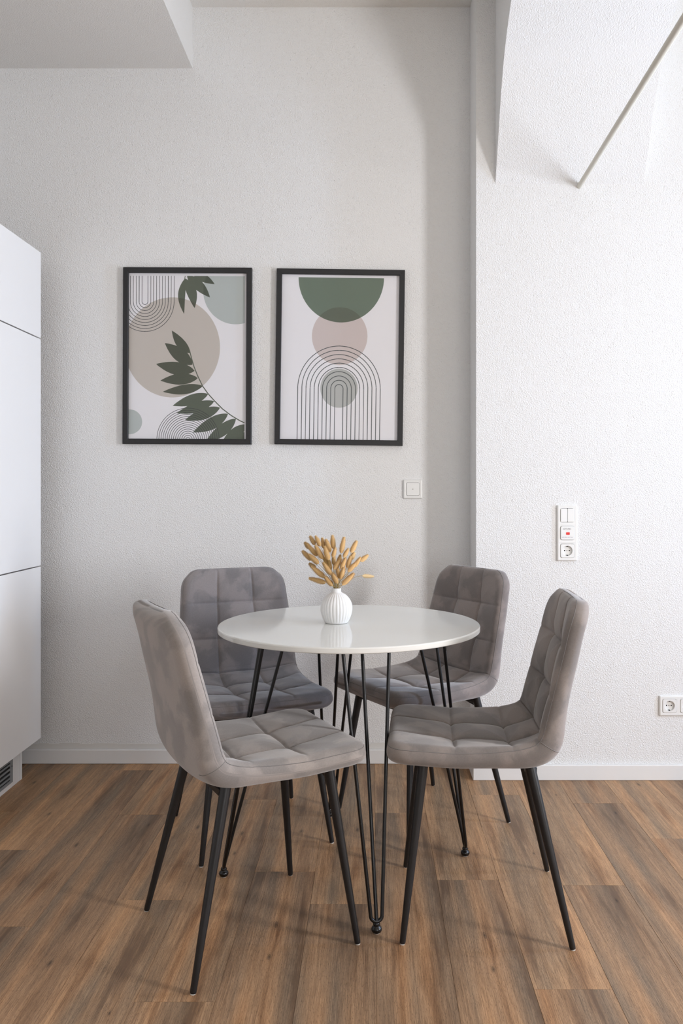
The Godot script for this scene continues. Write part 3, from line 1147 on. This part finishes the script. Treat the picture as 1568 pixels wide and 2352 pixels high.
# ------------------------------------------------------------------ pictures
func make_picture(at: Vector3, roll: float, w: float, h: float, art: Material, label: String) -> void:
	var o := thing("framed_print", label, "picture", at, 0.0, "framed prints on the back wall")
	o.rotation.z = roll
	var b := 0.0225
	var dep := 0.021
	for k in 4:                                           # mitred bars
		var st := begin()
		st.set_smooth_group(-1)
		var hw := w / 2
		var hh := h / 2
		var oc := [Vector2(-hw, hh), Vector2(hw, hh), Vector2(hw, -hh), Vector2(-hw, -hh)]
		var a: Vector2 = oc[k]
		var c: Vector2 = oc[(k + 1) % 4]
		var inn := func(p: Vector2, d: float) -> Vector2: return Vector2(p.x - signf(p.x) * d, p.y - signf(p.y) * d)
		var rings := []
		for p in [a, c]:
			var e := 0.00025 if p == a else -0.00025
			var q1: Vector2 = inn.call(p, 0.0)
			var q2: Vector2 = inn.call(p, 0.0015)
			var q3: Vector2 = inn.call(p, b - 0.0015)
			var q4: Vector2 = inn.call(p, b)
			var along := (c - a).normalized() * e
			var l := []
			for v in [[q1, 0.0], [q1, dep - 0.0015], [q2, dep], [q3, dep], [q4, dep - 0.0015], [q4, 0.0]]:
				l.append(Vector3(v[0].x + along.x, v[0].y + along.y, v[1]))
			rings.append(l)
		var mid := Vector3((a.x + c.x) / 2, (a.y + c.y) / 2, dep / 2) * Vector3(1.0 - b / w, 1.0 - b / h, 1)
		for i in 6:
			var j := (i + 1) % 6
			var f: Vector3 = (rings[0][i] + rings[0][j] + rings[1][i] + rings[1][j]) / 4.0
			quad(st, rings[0][i], rings[0][j], rings[1][j], rings[1][i], f - mid)
		for e in 2:
			for i in range(1, 5):
				tri(st, rings[e][0], rings[e][i], rings[e][i + 1], Vector3(a.x - c.x, a.y - c.y, 0) * (1.0 if e == 0 else -1.0))
		put("frame_bar", done(st), M.frame, o)
	put("backing", box(Vector3(w - 0.02, h - 0.02, 0.003), Vector3(0, 0, 0.0025)), M.backing, o)
	var pm := PlaneMesh.new()
	pm.orientation = PlaneMesh.FACE_Z
	pm.size = Vector2(w - 2 * b + 0.004, h - 2 * b + 0.004)
	var p := put("print", pm, art, o)
	p.position.z = 0.0075
	put("glass", box(Vector3(w - 2 * b + 0.002, h - 2 * b + 0.002, 0.002), Vector3(0, 0, 0.0105)), M.glass, o)

# ------------------------------------------------------------------ switches and sockets
func ring_points(n: int) -> Array:
	var out := []
	for i in n:
		out.append(TAU * (i + 0.5) / n)
	return out

func at_angle(a: float, hw: float, r: float) -> Vector2:     # a point of a rounded square of half width hw at that angle
	var d := Vector2(cos(a), sin(a))
	var lo := 0.0
	var hi := hw * 1.5
	for i in 22:
		var m := (lo + hi) / 2
		var p := (d * m).abs()
		var q := p - Vector2(hw - r, hw - r)
		var dist := Vector2(maxf(q.x, 0), maxf(q.y, 0)).length() + minf(maxf(q.x, q.y), 0.0) - r
		if dist < 0.0:
			lo = m
		else:
			hi = m
	return d * lo

func cover_frame(cells: int, upright: bool) -> ArrayMesh:
	var st := begin()
	var P := 0.071
	var z := 0.0095
	for c in cells:
		var o := (c - (cells - 1) / 2.0) * P
		var off := Vector3(0, -o, 0) if upright else Vector3(o, 0, 0)
		var prev: Array = []
		var n := 64
		for i in n + 1:
			var a := TAU * (i % n) / n + PI / 4
			var po := at_angle(a, P / 2, 0.00001)
			var pi := at_angle(a, 0.0283, 0.007)
			var row := [Vector3(po.x, po.y, z) + off, Vector3(pi.x, pi.y, z - 0.0006) + off, Vector3(pi.x, pi.y, 0.001) + off, Vector3(pi.x, pi.y, 0) ]
			if i > 0:
				st.set_smooth_group(1)
				quad(st, prev[0], row[0], row[1], prev[1], Vector3(0, 0, 1))
				st.set_smooth_group(2)
				quad(st, prev[1], row[1], row[2], prev[2], -row[3])
			prev = row
	var w := P + (0.0 if upright else P * (cells - 1))
	var h := P + (P * (cells - 1) if upright else 0.0)
	var loops := []
	for e in [[0.0, z, 0.0005], [0.004, z - 0.0005, 0.003], [0.008, z - 0.0022, 0.004], [0.0098, z - 0.0045, 0.005], [0.0105, 0.0, 0.005]]:
		loops.append(rounded_rect(w + e[0], h + e[0], e[2], e[1]))
	add_loft(st, loops, false, false, true)
	return done(st)

func socket_insert(o: Node3D, off: Vector3) -> void:
	var st := begin()
	var n := 64
	var prev: Array = []
	for i in n + 1:
		var a := TAU * (i % n) / n
		var d := Vector2(cos(a), sin(a))
		var row := []
		for e in [[0.0274, 0.007, 0.002], [0.0274, 0.007, 0.0102], [0.0266, 0.0064, 0.0112]]:
			var p := at_angle(a, e[0], e[1])
			row.append(Vector3(p.x, p.y, e[2]) + off)
		for e in [[0.0208, 0.0112], [0.0198, 0.0106], [0.0192, 0.0015]]:
			row.append(Vector3(d.x * e[0], d.y * e[0], e[1]) + off)
		row.append(Vector3(0, 0, 0.0015) + off)
		if i > 0:
			var outs := [Vector3(d.x, d.y, 0), Vector3(d.x, d.y, 1), Vector3(0, 0, 1), Vector3(-d.x, -d.y, 1), Vector3(-d.x, -d.y, 0), Vector3(0, 0, 1)]
			for k in 6:
				st.set_smooth_group(k + 1)
				quad(st, prev[k], row[k], row[k + 1], prev[k + 1], outs[k])
		prev = row
	var s := put("socket_insert", done(st), M.plastic, o)
	for x in [-0.0095, 0.0095]:
		st = begin()
		add_loft(st, [circle(off + Vector3(x, 0.0, 0.0013), 0.0027), circle(off + Vector3(x, 0, 0.0018), 0.0026)], false, true)
		put("pin_hole", done(st), M.hole, s)
	st = begin()
	add_loft(st, [circle(off + Vector3(0, 0, 0.001), 0.0022), circle(off + Vector3(0, 0, 0.0026), 0.002)], false, true)
	put("screw", done(st), M.steel, s)
	for y in [-1.0, 1.0]:
		st = begin()
		add_box(st, off + Vector3(0, y * 0.0178, 0.006), Vector3(0.0055, 0.0026, 0.008), 0.0004)
		put("earth_clip", done(st), M.hole, s)

func circle(c: Vector3, r: float, n := 20) -> Array:
	var out := []
	for i in n:
		var a := TAU * i / n
		out.append(c + Vector3(cos(a) * r, sin(a) * r, 0))
	return out

func letters(text: String, height: float, m: Material, at: Vector3, parent: Node3D) -> void:
	var t := TextMesh.new()
	var f := SystemFont.new()
	f.font_names = PackedStringArray(["Droid Sans"])
	t.font = f
	t.text = text
	t.font_size = 32
	t.pixel_size = height / 32.0
	t.depth = 0.0003
	t.curve_step = 2.0
	var o := put("lettering", t, m, parent)
	o.position = at

func make_switches() -> void:
	# single cover by the corner
	var o := thing("wall_switch", "single square white switch plate right below the pictures", "switch", Vector3(0.171, 1.162, BACK))
	put("cover_frame", cover_frame(1, true), M.plastic, o)
	put("gap_plate", plate(0.0562, 0.0562, 0.007, 0.001, 0.0075, 0.0005), M.gap, o)
	var p := put("rocker", plate(0.0546, 0.0546, 0.0065, 0.002, 0.0112, 0.0016), M.plastic, o)
	var st := begin()
	add_loft(st, [circle(Vector3(0, 0, 0.011), 0.0021), circle(Vector3(0, 0, 0.0117), 0.0019)], false, true)
	put("screw", done(st), M.steel, p)
	# upright triple cover
	o = thing("switch_panel", "upright white panel of switch, red-lit fan switch and socket on the right wall", "switch", Vector3(0.778, 1.0, PIER))
	o.position.y = 1.163 - (1224.0 - 1123.0) / FOCAL * 3.307
	put("cover_frame", cover_frame(3, true), M.plastic, o)
	var up := Vector3(0, 0.071, 0)
	var g1 := put("gap_plate", plate(0.0562, 0.0562, 0.007, 0.001, 0.0075, 0.0005), M.gap, o)
	g1.position = up
	for s in [-1.0, 1.0]:
		var r := put("rocker", plate(0.0268, 0.0546, 0.003, 0.002, 0.0117, 0.0015), M.plastic, o)
		r.position = up + Vector3(s * 0.0139, 0, 0)
	put("gap_plate", plate(0.0562, 0.0562, 0.007, 0.001, 0.0075, 0.0005), M.gap, o)
	var q := put("rocker", plate(0.0546, 0.0546, 0.0065, 0.002, 0.0125, 0.0016), M.plastic, o)
	var lens := put("indicator", plate(0.0148, 0.0102, 0.0012, 0.011, 0.0133, 0.0005), M.red, q)
	lens.position = Vector3(0.0015, -0.002, 0)
	letters("LÜFTUNG", 0.0078, M.print_grey, Vector3(-0.0025, 0.0165, 0.0126), q)
	letters("LÜFT. EIN – LÜFT. AUS", 0.0044, M.print_blue, Vector3(-0.001, -0.0165, 0.0126), q)
	var g3 := put("gap_plate", plate(0.0562, 0.0562, 0.007, 0.001, 0.0014, 0.0002), M.gap, o)
	g3.position = Vector3(0, -0.071, 0)
	socket_insert(o, Vector3(0, -0.071, 0))
	# level double socket low on the wall
	o = thing("double_socket", "level white double wall socket low at the right edge", "socket", Vector3(1.2214, 0, PIER))
	o.position.y = 1.163 - (1620.0 - 1123.0) / FOCAL * 3.307
	put("cover_frame", cover_frame(2, false), M.plastic, o)
	for s in [-1.0, 1.0]:
		var g := put("gap_plate", plate(0.0562, 0.0562, 0.007, 0.001, 0.0014, 0.0002), M.gap, o)
		g.position = Vector3(s * 0.0355, 0, 0)
		socket_insert(o, Vector3(s * 0.0355, 0, 0))

# ------------------------------------------------------------------ tall cabinet
func make_cabinet() -> void:
	var X := -1.360
	var far := -3.39
	var near := -2.785
	var o := thing("tall_cabinet", "tall white handleless kitchen cabinet at the left edge, above a vented plinth", "cabinet", Vector3(0, 0, 0))
	put("body", span(Vector3(-1.95, 0.137, far + 0.002), Vector3(X - 0.021, 2.133, near - 0.002), 0.001), M.core, o)
	for e in [[0.141, 0.8445], [0.849, 1.777], [1.7815, 2.1335]]:
		put("door", span(Vector3(X - 0.019, e[0], far), Vector3(X, e[1], near), 0.0012), M.lacquer, o)
	var pl := put("plinth", span(Vector3(-1.422, 0.0, -3.292), Vector3(-1.405, 0.137, near), 0.0008), M.trim, o)
	put("end_panel", span(Vector3(-1.95, 0.0, -3.312), Vector3(-1.404, 0.137, -3.2945), 0.0008), M.trim, o)
	# ventilation grille in the plinth
	var st := begin()
	var z0 := -3.222
	var z1 := -2.85
	add_box(st, Vector3(-1.4035, 0.068, z0 + 0.011), Vector3(0.004, 0.095, 0.022), 0.0008)
	add_box(st, Vector3(-1.4035, 0.068, z1 - 0.011), Vector3(0.004, 0.095, 0.022), 0.0008)
	for y in [0.0265, 0.1095]:
		add_box(st, Vector3(-1.4035, y, (z0 + z1) / 2), Vector3(0.004, 0.012, z1 - z0 - 0.044), 0.0008)
	put("vent_frame", done(st), M.vent, pl)
	put("vent_opening", span(Vector3(-1.4065, 0.03, z0 + 0.02), Vector3(-1.4046, 0.105, z1 - 0.02)), M.vent_dark, pl)
	for k in 4:
		st = begin()
		add_box(st, Vector3(-1.4035, 0.042 + k * 0.0175, (z0 + z1) / 2), Vector3(0.0045, 0.0075, z1 - z0 - 0.046), 0.0006, Basis(Vector3(0, 0, 1), 0.0))
		put("slat", done(st), M.vent, pl)
	st = begin()
	add_loft(st, [[Vector3(-1.4015, 0.083, z0 + 0.008), Vector3(-1.4015, 0.083, z0 + 0.012), Vector3(-1.4015, 0.087, z0 + 0.012), Vector3(-1.4015, 0.087, z0 + 0.008)], [Vector3(-1.401, 0.083, z0 + 0.008), Vector3(-1.401, 0.083, z0 + 0.012), Vector3(-1.401, 0.087, z0 + 0.012), Vector3(-1.401, 0.087, z0 + 0.008)]])
	put("screw", done(st), M.vent_dark, pl)

# ------------------------------------------------------------------ scene
func _ready() -> void:
	# camera: level, square on to the back wall, lens shifted a little
	var cam := Camera3D.new()
	cam.name = "camera"
	cam.position = Vector3(0, EYE, 0)
	cam.projection = Camera3D.PROJECTION_FRUSTUM
	cam.near = 0.05
	cam.far = 50.0
	cam.size = 2352.0 / FOCAL * cam.near
	cam.frustum_offset = Vector2((784.0 - 855.0) / FOCAL, -(1176.0 - 1123.0) / FOCAL) * cam.near
	cam.current = true
	add_child(cam)
	# sky, exposure
	var env := Environment.new()
	env.background_mode = Environment.BG_SKY
	var sky := Sky.new()
	var sm := ProceduralSkyMaterial.new()
	sm.sky_top_color = Color(0.55, 0.68, 0.90)
	sm.sky_horizon_color = Color(0.86, 0.90, 0.95)
	sm.ground_horizon_color = Color(0.72, 0.72, 0.70)
	sm.ground_bottom_color = Color(0.50, 0.50, 0.48)
	sky.sky_material = sm
	env.sky = sky
	env.background_energy_multiplier = 1.2
	env.tonemap_mode = Environment.TONE_MAPPER_LINEAR
	env.tonemap_exposure = 1.0
	env.sdfgi_enabled = true
	env.ssao_enabled = true
	env.ssil_enabled = true
	var we := WorldEnvironment.new()
	we.name = "environment"
	we.environment = env
	add_child(we)
	# daylight from the four unseen windows, sized and placed for the lighting
	for l in [
		["unseen_daylight_corner", Vector3(3.10, 1.375, -2.45), PI / 2, Vector2(0.22, 1.25), Color(0.74, 0.85, 1.0), 4.1],  # out of view, placed for leg shadows and bluish light on the chairs
		["unseen_daylight_high", Vector3(2.68, 2.6, -2.975), PI / 2, Vector2(0.3, 0.7), Color(0.97, 0.98, 1.0), 0.62],  # out of view, placed to brighten the wall right of the rib
		["unseen_daylight_right", Vector3(2.66, 1.375, -1.02), PI / 2, Vector2(0.42, 1.25), Color(0.99, 0.985, 1.0), 7.9],  # out of view, placed so the wall step casts its shadow
		["unseen_daylight_behind", Vector3(1.5, 1.35, 1.96), 0.0, Vector2(1.9, 1.9), Color(1.0, 0.985, 0.96), 3.5]]:  # out of view, placed to light the room softly from behind the camera
		var a := AreaLight3D.new()
		a.name = l[0]
		a.position = l[1]
		a.rotation.y = l[2]
		a.area_size = l[3]
		a.light_color = l[4]
		a.light_energy = l[5]
		a.area_range = 12.0
		a.area_attenuation = 2.0
		a.shadow_enabled = true
		add_child(a)
	make_materials()
	make_room()
	make_cabinet()
	make_table()
	place_chairs()
	make_picture(Vector3(-0.7815, 1.725, BACK + 0.001), -0.004, 0.543, 0.746, M.print_leaves, "left framed print of a dark green leaf branch over a beige circle")
	make_picture(Vector3(-0.138, 1.7195, BACK + 0.001), -0.0135, 0.541, 0.742, M.print_arches, "right framed print of a green half disc above nested line arches")
	make_switches()
	make_vase()
